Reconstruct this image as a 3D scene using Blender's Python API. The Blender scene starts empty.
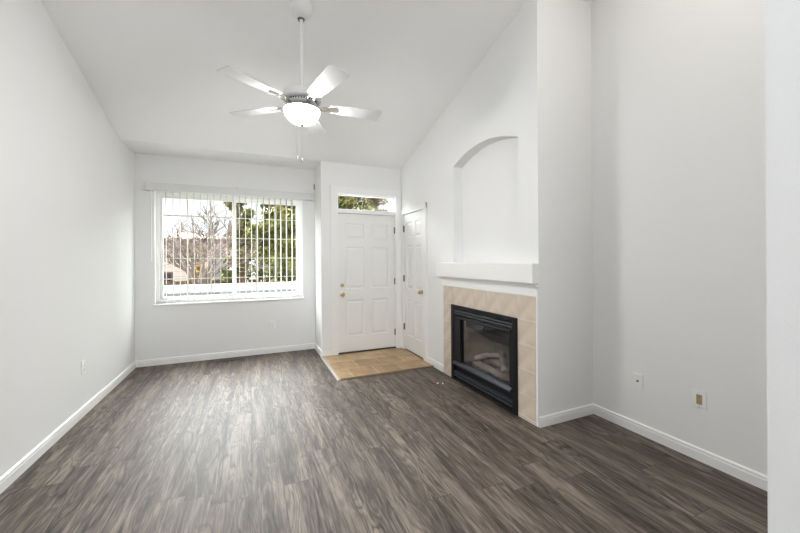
import bpy, bmesh, math, random
from mathutils import Vector, Matrix

random.seed(7)
S = bpy.context.scene
COL = S.collection
PI = math.pi

# ------------------------------------------------------------------ camera
CAM_H = 1.40
yaw, roll = -0.4089, -0.0055
fw = Vector((-math.sin(yaw), math.cos(yaw), 0))
rt = Vector((math.cos(yaw), math.sin(yaw), 0))
up = rt.cross(fw)
rt2 = rt * math.cos(roll) + up * math.sin(roll)
up2 = up * math.cos(roll) - rt * math.sin(roll)
cd = bpy.data.cameras.new('camera')
cam = bpy.data.objects.new('camera', cd)
COL.objects.link(cam)
M = Matrix((rt2, up2, -fw)).transposed().to_4x4()
M.translation = Vector((0, 0, CAM_H))
cam.matrix_world = M
cd.sensor_width = 36.0
cd.sensor_fit = 'HORIZONTAL'
cd.lens = 344.73 / 800 * 36
cd.shift_y = (259.97 - 266.5) / 800
cd.clip_start = 0.02
S.camera = cam

# ------------------------------------------------------------------ world, lights, exposure
HAZE = 0.68
SKY = 22.0
w = bpy.data.worlds.new('overcast_sky')
S.world = w
w.use_nodes = True
nt_ = w.node_tree
bg = nt_.nodes['Background']
bg.inputs[0].default_value = (0.925, 0.97, 1.0, 1)
# overcast: hazy and dimmer towards the horizon, bright cloud higher up
tc_ = nt_.nodes.new('ShaderNodeTexCoord')
sp_ = nt_.nodes.new('ShaderNodeSeparateXYZ')
mr_ = nt_.nodes.new('ShaderNodeMapRange')
mr_.interpolation_type = 'SMOOTHSTEP'
mr_.inputs['From Min'].default_value = 0.17
mr_.inputs['From Max'].default_value = 0.42
mr_.inputs['To Min'].default_value = 0.0
mr_.inputs['To Max'].default_value = SKY
# the sun stands behind the cloud beyond the front garden
dt_ = nt_.nodes.new('ShaderNodeVectorMath')
dt_.operation = 'DOT_PRODUCT'
dt_.inputs[1].default_value = Vector((-0.12, 0.82, 0.56)).normalized()
mg_ = nt_.nodes.new('ShaderNodeMapRange')
mg_.interpolation_type = 'SMOOTHSTEP'
mg_.inputs['From Min'].default_value = 0.20
mg_.inputs['From Max'].default_value = 0.98
mg_.inputs['To Min'].default_value = 0.12
mg_.inputs['To Max'].default_value = 1.0
mu_ = nt_.nodes.new('ShaderNodeMath')
mu_.operation = 'MULTIPLY'
ad_ = nt_.nodes.new('ShaderNodeMath')
ad_.operation = 'ADD'
ad_.inputs[1].default_value = HAZE
nt_.links.new(tc_.outputs['Generated'], sp_.inputs[0])
nt_.links.new(tc_.outputs['Generated'], dt_.inputs[0])
nt_.links.new(sp_.outputs['Z'], mr_.inputs['Value'])
nt_.links.new(dt_.outputs['Value'], mg_.inputs['Value'])
nt_.links.new(mr_.outputs['Result'], mu_.inputs[0])
nt_.links.new(mg_.outputs['Result'], mu_.inputs[1])
nt_.links.new(mu_.outputs[0], ad_.inputs[0])
nt_.links.new(ad_.outputs[0], bg.inputs[1])


def area(name, loc, rot, sx, sy, power, col=(1, 1, 1), portal=False):
    l = bpy.data.lights.new(name, 'AREA')
    l.shape = 'RECTANGLE'
    l.size, l.size_y = sx, sy
    l.energy = power
    l.color = col
    if portal:
        l.cycles.is_portal = True
    o = bpy.data.objects.new(name, l)
    o.location = loc
    o.rotation_euler = rot
    COL.objects.link(o)
    return o


area('window_portal', (-0.22, 5.75, 1.59), (-PI / 2, 0, 0), 1.95, 1.55, 1, portal=True)
# unseen fill panels behind the viewer, added to lift the room, cool daylight tint
FILL_COL = (0.93, 0.97, 1.0)
ZTOP = 4.587
P_LAMP = 6.0
P_REAR, P_TOPFILL, P_LEFT, P_RIGHT, BOWL = 2, 12.5, 66, 6, 74.0
area('rear_fill', (-0.2, -4.85, 1.5), (PI / 2, 0, 0), 2.3, 2.4, P_REAR, FILL_COL)  # added fill from behind, no source known there
# added fill panel above the viewer, unseen lamp over the recess by the chimney
area('overhead_fill', (-0.1, 0.55, 4.10), (math.atan(-0.2899), 0, 0), 1.3, 1.1, P_TOPFILL, FILL_COL)  # added to brighten side walls and chimney, the ceiling has no opening
area('recess_ceiling_lamp', (2.15, 1.0, 3.98), (0, 0, 0), 0.6, 0.6, P_LAMP, (1.0, 0.93, 0.84))
area('left_rear_fill', (-1.39, -3.9, 2.0), (0, -PI / 2, 0), 2.4, 1.9, P_LEFT, FILL_COL)  # added fill on the unbroken left wall, lights the opposite side
area('rear_ceiling_fill', (0.9, -3.2, ZTOP - .03), (0, 0, 0), 2.0, 2.0, P_RIGHT, FILL_COL)  # added downward fill in the unseen rear of the room

S.view_settings.view_transform = 'Standard'
S.view_settings.look = 'None'
S.view_settings.gamma = 1.0
S.view_settings.use_curve_mapping = False
S.view_settings.exposure = 0.86
S.cycles.use_denoising = True
S.cycles.max_bounces = 10
S.cycles.diffuse_bounces = 7
S.cycles.transparent_max_bounces = 16
S.cycles.caustics_reflective = False
S.cycles.caustics_refractive = False
S.cycles.sample_clamp_indirect = 6.0

# ------------------------------------------------------------------ room dimensions (metres)
XL, YW, YD, XA, XR, YC, XW = -1.4065, 5.574, 5.029, 0.94, 2.2014, 2.1776, 2.848
ZD, SL = 2.8404, 0.2899
XN, YN = 1.30, 0.469            # near wall stub
YB = -5.0                       # rear wall
ZT = ZD + SL * (YD + 1.0)       # top of the slope, at Y=-1


def zc(y):
    return ZD + SL * (YD - max(y, -1.0)) if y < YD else ZD


# ------------------------------------------------------------------ materials
def N(nt, typ, **k):
    n = nt.nodes.new(typ)
    for a, b in k.items():
        setattr(n, a, b)
    return n


def base_mat(name, col, rough=0.5, metal=0.0, spec=0.5, emit=None, es=0):
    m = bpy.data.materials.new(name)
    m.use_nodes = True
    b = m.node_tree.nodes['Principled BSDF']
    b.inputs['Base Color'].default_value = (*col, 1)
    b.inputs['Roughness'].default_value = rough
    b.inputs['Metallic'].default_value = metal
    b.inputs['Specular IOR Level'].default_value = spec
    if emit:
        b.inputs['Emission Color'].default_value = (*emit, 1)
        b.inputs['Emission Strength'].default_value = es
    return m


def add_bump(m, scale, strength, dist=0.002, detail=3):
    nt = m.node_tree
    b = nt.nodes['Principled BSDF']
    tc = N(nt, 'ShaderNodeTexCoord')
    no = N(nt, 'ShaderNodeTexNoise')
    no.inputs['Scale'].default_value = scale
    no.inputs['Detail'].default_value = detail
    bu = N(nt, 'ShaderNodeBump')
    bu.inputs['Strength'].default_value = strength
    bu.inputs['Distance'].default_value = dist
    nt.links.new(tc.outputs['Object'], no.inputs['Vector'])
    nt.links.new(no.outputs['Fac'], bu.inputs['Height'])
    nt.links.new(bu.outputs['Normal'], b.inputs['Normal'])
    return no


def noise_col(m, scale, c1, c2, lo=0.35, hi=0.65, detail=6, vec_scale=(1, 1, 1)):
    nt = m.node_tree
    b = nt.nodes['Principled BSDF']
    tc = N(nt, 'ShaderNodeTexCoord')
    mp = N(nt, 'ShaderNodeMapping')
    mp.inputs['Scale'].default_value = vec_scale
    no = N(nt, 'ShaderNodeTexNoise')
    no.inputs['Scale'].default_value = scale
    no.inputs['Detail'].default_value = detail
    cr = N(nt, 'ShaderNodeValToRGB')
    cr.color_ramp.elements[0].position = lo
    cr.color_ramp.elements[0].color = (*c1, 1)
    cr.color_ramp.elements[1].position = hi
    cr.color_ramp.elements[1].color = (*c2, 1)
    nt.links.new(tc.outputs['Object'], mp.inputs['Vector'])
    nt.links.new(mp.outputs['Vector'], no.inputs['Vector'])
    nt.links.new(no.outputs['Fac'], cr.inputs['Fac'])
    nt.links.new(cr.outputs['Color'], b.inputs['Base Color'])
    return m


PAINT = (0.826, 0.828, 0.825)
M_wall = base_mat('wall_paint', PAINT, 0.75, spec=0.25)
add_bump(M_wall, 140, 0.25, 0.002)
M_near = base_mat('orange_peel_wall_paint', PAINT, 0.7, spec=0.25)
add_bump(M_near, 260, 0.5, 0.002)
M_ceil = base_mat('ceiling_paint', (0.94, 0.94, 0.94), 0.9, spec=0.1)
add_bump(M_ceil, 120, 0.25, 0.002)
M_trim = base_mat('white_trim_paint', (0.86, 0.86, 0.85), 0.4)
M_door = base_mat('white_door_paint', (0.84, 0.84, 0.825), 0.42)
M_vinyl = base_mat('white_vinyl', (0.88, 0.88, 0.88), 0.4)
M_rail = base_mat('blind_headrail', (0.70, 0.70, 0.69), 0.45)
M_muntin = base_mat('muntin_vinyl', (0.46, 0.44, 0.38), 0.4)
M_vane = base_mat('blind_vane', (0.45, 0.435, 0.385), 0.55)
M_plate = base_mat('white_plastic', (0.86, 0.86, 0.84), 0.35)
M_almond = base_mat('almond_plastic', (0.45, 0.34, 0.19), 0.4)
M_slot = base_mat('dark_slot', (0.03, 0.03, 0.03), 0.6)
M_brass = base_mat('brass', (0.62, 0.47, 0.22), 0.28, 1.0)
M_hinge = base_mat('bronze_hinge', (0.16, 0.14, 0.11), 0.4, 0.8)
M_chrome = base_mat('brushed_nickel', (0.62, 0.60, 0.56), 0.3, 1.0)
M_fan = base_mat('white_fan_enamel', (0.80, 0.80, 0.79), 0.35)
M_blade = base_mat('white_fan_blade', (0.63, 0.63, 0.635), 0.45)
M_black = base_mat('black_fireplace_metal', (0.006, 0.0065, 0.008), 0.42, 0.0, spec=0.25)
M_black2 = base_mat('black_satin_louver', (0.035, 0.038, 0.047), 0.28, 0.3)
M_bowl = base_mat('frosted_glass_bowl', (0.9, 0.88, 0.84), 0.4, emit=(1.0, 0.99, 0.985), es=BOWL)
M_thresh = base_mat('dark_threshold', (0.035, 0.028, 0.022), 0.5)
M_strip = base_mat('metal_edge_strip', (0.40, 0.37, 0.34), 0.55, 0.1, spec=0.3)
M_stripd = base_mat('brown_edge_strip', (0.16, 0.115, 0.08), 0.45)
M_vent = base_mat('brown_floor_register', (0.075, 0.058, 0.045), 0.45)
M_grout = base_mat('pale_grout', (0.74, 0.68, 0.60), 0.9)

M_stone = noise_col(base_mat('beige_ceramic_tile', (0.6, 0.5, 0.4), 0.4), 7, (0.54, 0.445, 0.355), (0.69, 0.60, 0.50), 0.3, 0.7)
M_brickpanel = noise_col(base_mat('firebox_panel', (0.3, 0.25, 0.2), 0.8), 9, (0.40, 0.33, 0.26), (0.55, 0.46, 0.37))
M_hood = noise_col(base_mat('sooty_firebox_metal', (0.03, 0.03, 0.035), 0.5), 5, (0.012, 0.013, 0.018), (0.032, 0.036, 0.048))
M_log = noise_col(base_mat('ceramic_log', (0.3, 0.25, 0.2), 0.85), 14, (0.18, 0.13, 0.095), (0.60, 0.51, 0.41), 0.3, 0.65, vec_scale=(1, .3, 1))
M_ember = noise_col(base_mat('ember_bed', (0.3, 0.25, 0.2), 0.95), 45, (0.16, 0.11, 0.08), (0.62, 0.50, 0.40))

# outdoors
M_grass = noise_col(base_mat('winter_lawn', (0.2, 0.2, 0.1), 0.95), 3, (0.13, 0.13, 0.05), (0.25, 0.21, 0.12))
M_paving = noise_col(base_mat('porch_concrete', (0.4, 0.4, 0.39), 0.9), 8, (0.32, 0.32, 0.31), (0.42, 0.42, 0.41))
M_cap = base_mat('white_porch_cap', (0.22, 0.22, 0.225), 0.6)
M_stucco = noise_col(base_mat('grey_stucco', (0.3, 0.3, 0.3), 0.9), 20, (0.13, 0.13, 0.13), (0.17, 0.17, 0.165))
M_bark = noise_col(base_mat('bark', (0.1, 0.07, 0.06), 0.9), 10, (0.075, 0.052, 0.046), (0.16, 0.118, 0.105), vec_scale=(1, 1, .2))
M_trunk = noise_col(base_mat('pine_bark', (0.15, 0.1, 0.08), 0.9), 9, (0.11, 0.065, 0.045), (0.20, 0.13, 0.10), vec_scale=(1, 1, .2))
M_fence = noise_col(base_mat('brown_fence_wood', (0.1, 0.06, 0.04), 0.85), 4, (0.055, 0.03, 0.02), (0.10, 0.06, 0.04), vec_scale=(4, 4, .3))
M_roof = noise_col(base_mat('brown_shingle', (0.12, 0.09, 0.08), 0.9), 12, (0.22, 0.165, 0.15), (0.30, 0.23, 0.21))
M_fascia = base_mat('brown_fascia', (0.09, 0.06, 0.05), 0.7)
M_winglass = base_mat('dark_window', (0.035, 0.03, 0.03), 0.15)


def siding(name, c1, c2, pitch):
    m = base_mat(name, c1, 0.8)
    nt = m.node_tree
    b = nt.nodes['Principled BSDF']
    tc = N(nt, 'ShaderNodeTexCoord')
    sp = N(nt, 'ShaderNodeSeparateXYZ')
    mu = N(nt, 'ShaderNodeMath', operation='MULTIPLY')
    mu.inputs[1].default_value = 1 / pitch
    fr = N(nt, 'ShaderNodeMath', operation='FRACT')
    lt = N(nt, 'ShaderNodeMath', operation='LESS_THAN')
    lt.inputs[1].default_value = 0.14
    mx = N(nt, 'ShaderNodeMix', data_type='RGBA')
    mx.inputs['A'].default_value = (*c1, 1)
    mx.inputs['B'].default_value = (*c2, 1)
    L = nt.links.new
    L(tc.outputs['Object'], sp.inputs[0])
    L(sp.outputs['Z'], mu.inputs[0])
    L(mu.outputs[0], fr.inputs[0])
    L(fr.outputs[0], lt.inputs[0])
    L(lt.outputs[0], mx.inputs['Factor'])
    L(mx.outputs['Result'], b.inputs['Base Color'])
    return m


M_siding = siding('pinkish_beige_siding', (0.60, 0.51, 0.475), (0.46, 0.375, 0.345), 0.18)
M_siding2 = siding('white_porch_siding', (0.55, 0.55, 0.56), (0.2, 0.2, 0.2), 0.16)


def foliage_mat(name, cols):
    m = base_mat(name, cols[0], 0.75, spec=0.2)
    nt = m.node_tree
    b = nt.nodes['Principled BSDF']
    tc = N(nt, 'ShaderNodeTexCoord')
    no = N(nt, 'ShaderNodeTexNoise')
    no.inputs['Scale'].default_value = 3.0
    no.inputs['Detail'].default_value = 5
    cr = N(nt, 'ShaderNodeValToRGB')
    e = cr.color_ramp.elements
    e[0].position = 0.32
    e[0].color = (*cols[0], 1)
    e[1].position = 0.66
    e[1].color = (*cols[-1], 1)
    for i, c in enumerate(cols[1:-1]):
        k = e.new(0.32 + 0.34 * (i + 1) / (len(cols) - 1))
        k.color = (*c, 1)
    nt.links.new(tc.outputs['Object'], no.inputs['Vector'])
    nt.links.new(no.outputs['Fac'], cr.inputs['Fac'])
    nt.links.new(cr.outputs['Color'], b.inputs['Base Color'])
    return m


M_leaf = foliage_mat('evergreen_needles', [(0.022, 0.028, 0.008), (0.08, 0.085, 0.018), (0.19, 0.155, 0.04)])
M_leaf2 = foliage_mat('yellowing_leaves', [(0.07, 0.06, 0.017), (0.20, 0.14, 0.035), (0.33, 0.20, 0.045)])
M_leaf3 = foliage_mat('mixed_brush', [(0.06, 0.06, 0.025), (0.18, 0.14, 0.085), (0.28, 0.21, 0.14)])


def pane_mat(name, refl, tint):
    m = bpy.data.materials.new(name)
    m.use_nodes = True
    nt = m.node_tree
    nt.nodes.clear()
    out = N(nt, 'ShaderNodeOutputMaterial')
    tr = N(nt, 'ShaderNodeBsdfTransparent')
    tr.inputs['Color'].default_value = (*tint, 1)
    gl = N(nt, 'ShaderNodeBsdfGlossy')
    gl.inputs['Roughness'].default_value = 0.02
    mx = N(nt, 'ShaderNodeMixShader')
    mx.inputs[0].default_value = refl
    nt.links.new(tr.outputs[0], mx.inputs[1])
    nt.links.new(gl.outputs[0], mx.inputs[2])
    nt.links.new(mx.outputs[0], out.inputs[0])
    return m


M_glass = pane_mat('window_glass', 0.004, (0.97, 0.98, 0.97))
M_fglass = pane_mat('fireplace_glass', 0.06, (0.80, 0.80, 0.82))


def plank_mat():
    m = base_mat('dark_oak_planks', (0.1, 0.08, 0.07), 0.35, spec=0.42)
    nt = m.node_tree
    b = nt.nodes['Principled BSDF']
    L = nt.links.new

    def math_(op, a, bb=None, clamp=False):
        n = N(nt, 'ShaderNodeMath', operation=op)
        n.use_clamp = clamp
        for i, v in enumerate((a, bb)):
            if v is None:
                continue
            if isinstance(v, (int, float)):
                n.inputs[i].default_value = v
            else:
                L(v, n.inputs[i])
        return n.outputs[0]

    tc = N(nt, 'ShaderNodeTexCoord')
    sp = N(nt, 'ShaderNodeSeparateXYZ')
    L(tc.outputs['Object'], sp.inputs[0])
    x, y = sp.outputs['X'], sp.outputs['Y']
    PW, PL = 0.182, 1.22
    xs = math_('DIVIDE', x, PW)
    ix = math_('FLOOR', xs)
    fx = math_('FRACT', xs)
    wn = N(nt, 'ShaderNodeTexWhiteNoise', noise_dimensions='1D')
    L(ix, wn.inputs['W'])
    ys = math_('ADD', math_('DIVIDE', y, PL), wn.outputs['Value'])
    iy = math_('FLOOR', ys)
    fy = math_('FRACT', ys)
    cmb = N(nt, 'ShaderNodeCombineXYZ')
    L(ix, cmb.inputs[0])
    L(iy, cmb.inputs[1])
    wn2 = N(nt, 'ShaderNodeTexWhiteNoise', noise_dimensions='2D')
    L(cmb.outputs[0], wn2.inputs['Vector'])
    r = wn2.outputs['Value']

    def grain(sx, sy, detail, rough=0.6, dist=0.0, off=37.0):
        c = N(nt, 'ShaderNodeCombineXYZ')
        L(math_('MULTIPLY', x, sx), c.inputs[0])
        L(math_('MULTIPLY', y, sy), c.inputs[1])
        L(math_('MULTIPLY', r, off), c.inputs[2])
        n = N(nt, 'ShaderNodeTexNoise')
        n.inputs['Scale'].default_value = 1.0
        n.inputs['Detail'].default_value = detail
        n.inputs['Roughness'].default_value = rough
        n.inputs['Distortion'].default_value = dist
        L(c.outputs[0], n.inputs['Vector'])
        return n.outputs['Fac']

    g1 = grain(11, 1.1, 4, 0.6, 0.5)           # broad light and dark bands
    g2 = grain(85, 5, 6, 0.7)               # fine fibres
    g3 = grain(8.5, 1.5, 1.5, 0.45, 0.3, 61)   # drives the cathedral rings
    ring = math_('SINE', math_('MULTIPLY', g3, 85.0))
    ringm = math_('MULTIPLY', math_('SUBTRACT', grain(3.5, 0.7, 1, 0.5, 0, 23), 0.38), 3.6, True)
    ring = math_('MULTIPLY', ring, ringm)
    v = math_('MULTIPLY', math_('SUBTRACT', g1, 0.5), 1.6)
    v = math_('ADD', v, math_('MULTIPLY', math_('SUBTRACT', g2, 0.5), 1.55))
    v = math_('ADD', v, math_('MULTIPLY', ring, 0.16))
    v = math_('ADD', v, math_('MULTIPLY', math_('SUBTRACT', r, 0.5), 0.12))
    def lines(g, lvl, sharp):
        return math_('SUBTRACT', 1.0, math_('MULTIPLY', math_('ABSOLUTE', math_('SUBTRACT', g, lvl)), sharp), True)
    g4 = grain(26, 1.7, 2.5, 0.5, 0.35, 83)
    v = math_('SUBTRACT', v, math_('MULTIPLY', lines(g4, 0.46, 26.0), 0.15))
    v = math_('ADD', v, math_('MULTIPLY', lines(g4, 0.55, 30.0), 0.17))
    v = math_('SUBTRACT', v, math_('MULTIPLY', lines(g3, 0.50, 60.0), 0.18))
    v = math_('ADD', v, math_('MULTIPLY', lines(g3, 0.56, 60.0), 0.22))
    v = math_('ADD', v, 0.46, True)
    cr = N(nt, 'ShaderNodeValToRGB')
    e = cr.color_ramp.elements
    e[0].position = 0.0
    e[0].color = (0.022, 0.016, 0.012, 1)
    e[1].position = 1.0
    e[1].color = (0.250, 0.202, 0.167, 1)
    k = e.new(0.45)
    k.color = (0.096, 0.073, 0.057, 1)
    L(v, cr.inputs['Fac'])
    # seams
    sx_ = math_('LESS_THAN', math_('MINIMUM', fx, math_('SUBTRACT', 1.0, fx)), 0.009)
    sy_ = math_('LESS_THAN', math_('MINIMUM', fy, math_('SUBTRACT', 1.0, fy)), 0.0014)
    seam = math_('MAXIMUM', sx_, sy_)
    mx = N(nt, 'ShaderNodeMix', data_type='RGBA')
    L(math_('MULTIPLY', seam, 0.6), mx.inputs['Factor'])
    L(cr.outputs['Color'], mx.inputs['A'])
    mx.inputs['B'].default_value = (0.012, 0.010, 0.009, 1)
    L(mx.outputs['Result'], b.inputs['Base Color'])
    ro = math_('ADD', math_('MULTIPLY', g2, 0.12), 0.52)
    L(ro, b.inputs['Roughness'])
    bu = N(nt, 'ShaderNodeBump')
    bu.inputs['Strength'].default_value = 0.25
    bu.inputs['Distance'].default_value = 0.0015
    L(math_('SUBTRACT', g2, math_('MULTIPLY', seam, 1.2)), bu.inputs['Height'])
    L(bu.outputs['Normal'], b.inputs['Normal'])
    return m


M_floor = plank_mat()


def entry_tile_mat():
    m = base_mat('tan_slate_look_tile', (0.4, 0.28, 0.16), 0.35)
    nt = m.node_tree
    b = nt.nodes['Principled BSDF']
    L = nt.links.new
    tc = N(nt, 'ShaderNodeTexCoord')
    br = N(nt, 'ShaderNodeTexBrick')
    br.offset = 0.5
    br.inputs['Scale'].default_value = 1.0
    br.inputs['Brick Width'].default_value = 0.33
    br.inputs['Row Height'].default_value = 0.33
    br.inputs['Mortar Size'].default_value = 0.005
    br.inputs['Color1'].default_value = (0.33, 0.205, 0.10, 1)
    br.inputs['Color2'].default_value = (0.52, 0.37, 0.21, 1)
    br.inputs['Mortar'].default_value = (0.56, 0.45, 0.32, 1)
    no = N(nt, 'ShaderNodeTexNoise')
    no.inputs['Scale'].default_value = 6
    no.inputs['Detail'].default_value = 7
    cr = N(nt, 'ShaderNodeValToRGB')
    cr.color_ramp.elements[0].position = 0.3
    cr.color_ramp.elements[0].color = (0.72, 0.70, 0.66, 1)
    cr.color_ramp.elements[1].position = 0.7
    cr.color_ramp.elements[1].color = (1.22, 1.2, 1.15, 1)
    mx = N(nt, 'ShaderNodeMix', data_type='RGBA', blend_type='MULTIPLY')
    mx.inputs['Factor'].default_value = 1.0
    L(tc.outputs['Object'], br.inputs['Vector'])
    L(tc.outputs['Object'], no.inputs['Vector'])
    L(no.outputs['Fac'], cr.inputs['Fac'])
    L(br.outputs['Color'], mx.inputs['A'])
    L(cr.outputs['Color'], mx.inputs['B'])
    L(mx.outputs['Result'], b.inputs['Base Color'])
    return m


M_entry = entry_tile_mat()


# ------------------------------------------------------------------ mesh helpers
def box(bm, x0, x1, y0, y1, z0, z1):
    return hexa(bm, [(x0, y0, z0), (x1, y0, z0), (x1, y1, z0), (x0, y1, z0),
                     (x0, y0, z1), (x1, y0, z1), (x1, y1, z1), (x0, y1, z1)])


def hexa(bm, p):
    v = [bm.verts.new(q) for q in p]
    for f in ((0, 3, 2, 1), (4, 5, 6, 7), (0, 1, 5, 4), (1, 2, 6, 5), (2, 3, 7, 6), (3, 0, 4, 7)):
        bm.faces.new([v[i] for i in f])
    return v


def bevbox(bm, x0, x1, y0, y1, z0, z1, r=0.003, seg=2):
    t = bmesh.new()
    box(t, x0, x1, y0, y1, z0, z1)
    bmesh.ops.bevel(t, geom=t.edges[:], offset=r, segments=seg, affect='EDGES', profile=0.5)
    merge(bm, t)


def merge(bm, t, mat=None):
    me = bpy.data.meshes.new('tmp')
    if mat is not None:
        bmesh.ops.transform(t, matrix=mat, verts=t.verts[:])
    t.to_mesh(me)
    t.free()
    bm.from_mesh(me)
    bpy.data.meshes.remove(me)


def prism(bm, poly, axis, a0, a1):
    """poly: 2D points; extruded along axis. axis x: poly=(y,z); y: (x,z); z: (x,y)"""
    def P(q, a):
        return {'x': (a, q[0], q[1]), 'y': (q[0], a, q[1]), 'z': (q[0], q[1], a)}[axis]
    A = [bm.verts.new(P(q, a0)) for q in poly]
    B = [bm.verts.new(P(q, a1)) for q in poly]
    n = len(poly)
    bm.faces.new(A)
    bm.faces.new(B[::-1])
    for i in range(n):
        bm.faces.new([A[i], B[i], B[(i + 1) % n], A[(i + 1) % n]])


def lathe(bm, prof, c=(0, 0, 0), n=32, mat=None):
    t = bmesh.new()
    rows = []
    for r, z in prof:
        if r < 1e-5:
            rows.append([t.verts.new((0, 0, z))])
        else:
            rows.append([t.verts.new((r * math.cos(2 * PI * k / n), r * math.sin(2 * PI * k / n), z)) for k in range(n)])
    for a, b in zip(rows, rows[1:]):
        for k in range(n):
            k2 = (k + 1) % n
            if len(a) == 1 and len(b) == 1:
                continue
            if len(a) == 1:
                t.faces.new([a[0], b[k2], b[k]])
            elif len(b) == 1:
                t.faces.new([a[k], a[k2], b[0]])
            else:
                t.faces.new([a[k], a[k2], b[k2], b[k]])
    mm = Matrix.Translation(Vector(c)) @ (mat or Matrix.Identity(4))
    merge(bm, t, mm)


def tube(bm, pts, rad, n=10):
    pts = [Vector(p) for p in pts]
    rads = rad if isinstance(rad, (list, tuple)) else [rad] * len(pts)
    rings = []
    for i, p in enumerate(pts):
        d = (pts[min(i + 1, len(pts) - 1)] - pts[max(i - 1, 0)]).normalized()
        u = d.cross(Vector((0, 0, 1)))
        if u.length < 1e-3:
            u = d.cross(Vector((0, 1, 0)))
        u.normalize()
        v = d.cross(u)
        rings.append([bm.verts.new(p + (u * math.cos(2 * PI * k / n) + v * math.sin(2 * PI * k / n)) * rads[i]) for k in range(n)])
    for a, b in zip(rings, rings[1:]):
        for k in range(n):
            bm.faces.new([a[k], a[(k + 1) % n], b[(k + 1) % n], b[k]])
    bm.faces.new(rings[0][::-1])
    bm.faces.new(rings[-1])


def obj(name, bm, mat, parent=None, smooth=False, origin=None):
    bmesh.ops.recalc_face_normals(bm, faces=bm.faces[:])
    me = bpy.data.meshes.new(name)
    if origin is not None:
        bmesh.ops.translate(bm, verts=bm.verts[:], vec=-Vector(origin))
    bm.to_mesh(me)
    bm.free()
    me.materials.append(mat)
    if smooth:
        for p in me.polygons:
            p.use_smooth = True
        try:
            me.set_sharp_from_angle(angle=math.radians(40))
        except Exception:
            pass
    o = bpy.data.objects.new(name, me)
    COL.objects.link(o)
    if origin is not None:
        o.location = origin
    if parent is not None:
        o.parent = parent
    return o


def struct(name, bm, mat, parent=None, **k):
    o = obj(name, bm, mat, parent, **k)
    if parent is None:
        o['kind'] = 'structure'
    return o


def thing(name, label, cat, loc=(0, 0, 0), rz=0, group=None):
    o = bpy.data.objects.new(name, None)
    o.empty_display_size = 0.05
    COL.objects.link(o)
    o.location = loc
    o.rotation_euler = (0, 0, rz)
    return tag(o, label, cat, group)


def tag(o, label, cat, group=None):
    o['label'] = label
    o['category'] = cat
    if group:
        o['group'] = group
    return o


def B():
    return bmesh.new()


# ------------------------------------------------------------------ floor, ceiling, walls
T = 0.14
bm = B()
box(bm, XL - T, XW + T, YB - T, YW + T, -0.12, 0)
struct('floor', bm, M_floor)

bm = B()                                                    # sloped ceiling, flat at the ridge
prism(bm, [(YD, ZD), (-1.0, ZT), (YB - T, ZT), (YB - T, ZT + T), (-1.0, ZT + T), (YD + 0.02, ZD + T)], 'x', XL - T, XR)
prism(bm, [(YC + 0.4, zc(YC + 0.4) + 0.05), (-1.0, ZT + 0.05), (YB - T, ZT + 0.05), (YB - T, ZT + T), (-1.0, ZT + T), (YC + 0.4, zc(YC + 0.4) + T)], 'x', XR, XW + T)
box(bm, XL - T, XR + T, YD, YW + T, ZD, ZD + T)              # flat soffit over the window alcove
struct('ceiling', bm, M_ceil)

bm = B()
prism(bm, [(YW + T, 0), (YW + T, ZD + .05), (YD, ZD + .05), (-1.0, ZT + .05), (YB - T, ZT + .05), (YB - T, 0)], 'x', XL - T, XL)
struct('wall_left', bm, M_wall)

# window wall, with its opening
WX0, WX1, WZ0, WZ1 = -1.188, 0.748, 0.823, 2.356
bm = B()
box(bm, XL, WX0, YW, YW + T, 0, ZD + .02)
box(bm, WX1, XA + T, YW, YW + T, 0, ZD + .02)
box(bm, WX0, WX1, YW, YW + T, 0, WZ0)
box(bm, WX0, WX1, YW, YW + T, WZ1, ZD + .02)
struct('wall_far', bm, M_wall)

bm = B()
box(bm, XA, XA + T, YD, YW, 0, ZD + .02)
struct('wall_alcove', bm, M_wall)

# entry wall, with front door and transom opening
DX0, DX1, DZ1 = 1.172, 2.112, 2.40
bm = B()
box(bm, XA + T, DX0, YD, YD + T, 0, ZD + .02)
box(bm, DX1, XR + T, YD, YD + T, 0, ZD + .02)
box(bm, DX0, DX1, YD, YD + T, DZ1, ZD + .02)
struct('wall_entry', bm, M_wall)

# fireplace wall: closet opening, arched niche, firebox opening
CY0, CY1, CZ = 4.245, 4.95, 2.115
NY0, NY1, NZ0, NZS, NZA = 2.41, 3.485, 1.365, 2.495, 2.618
FY0, FY1, FZ = 2.44, 3.48, 0.85
ND = 0.13


def hexwall(bm, y0, y1, zb, zt, x0=XR, x1=XR + ND):
    """slab between y0,y1; zb / zt are (z at y0, z at y1)"""
    hexa(bm, [(x0, y0, zb[0]), (x1, y0, zb[0]), (x1, y1, zb[1]), (x0, y1, zb[1]),
              (x0, y0, zt[0]), (x1, y0, zt[0]), (x1, y1, zt[1]), (x0, y1, zt[1])])


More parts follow.
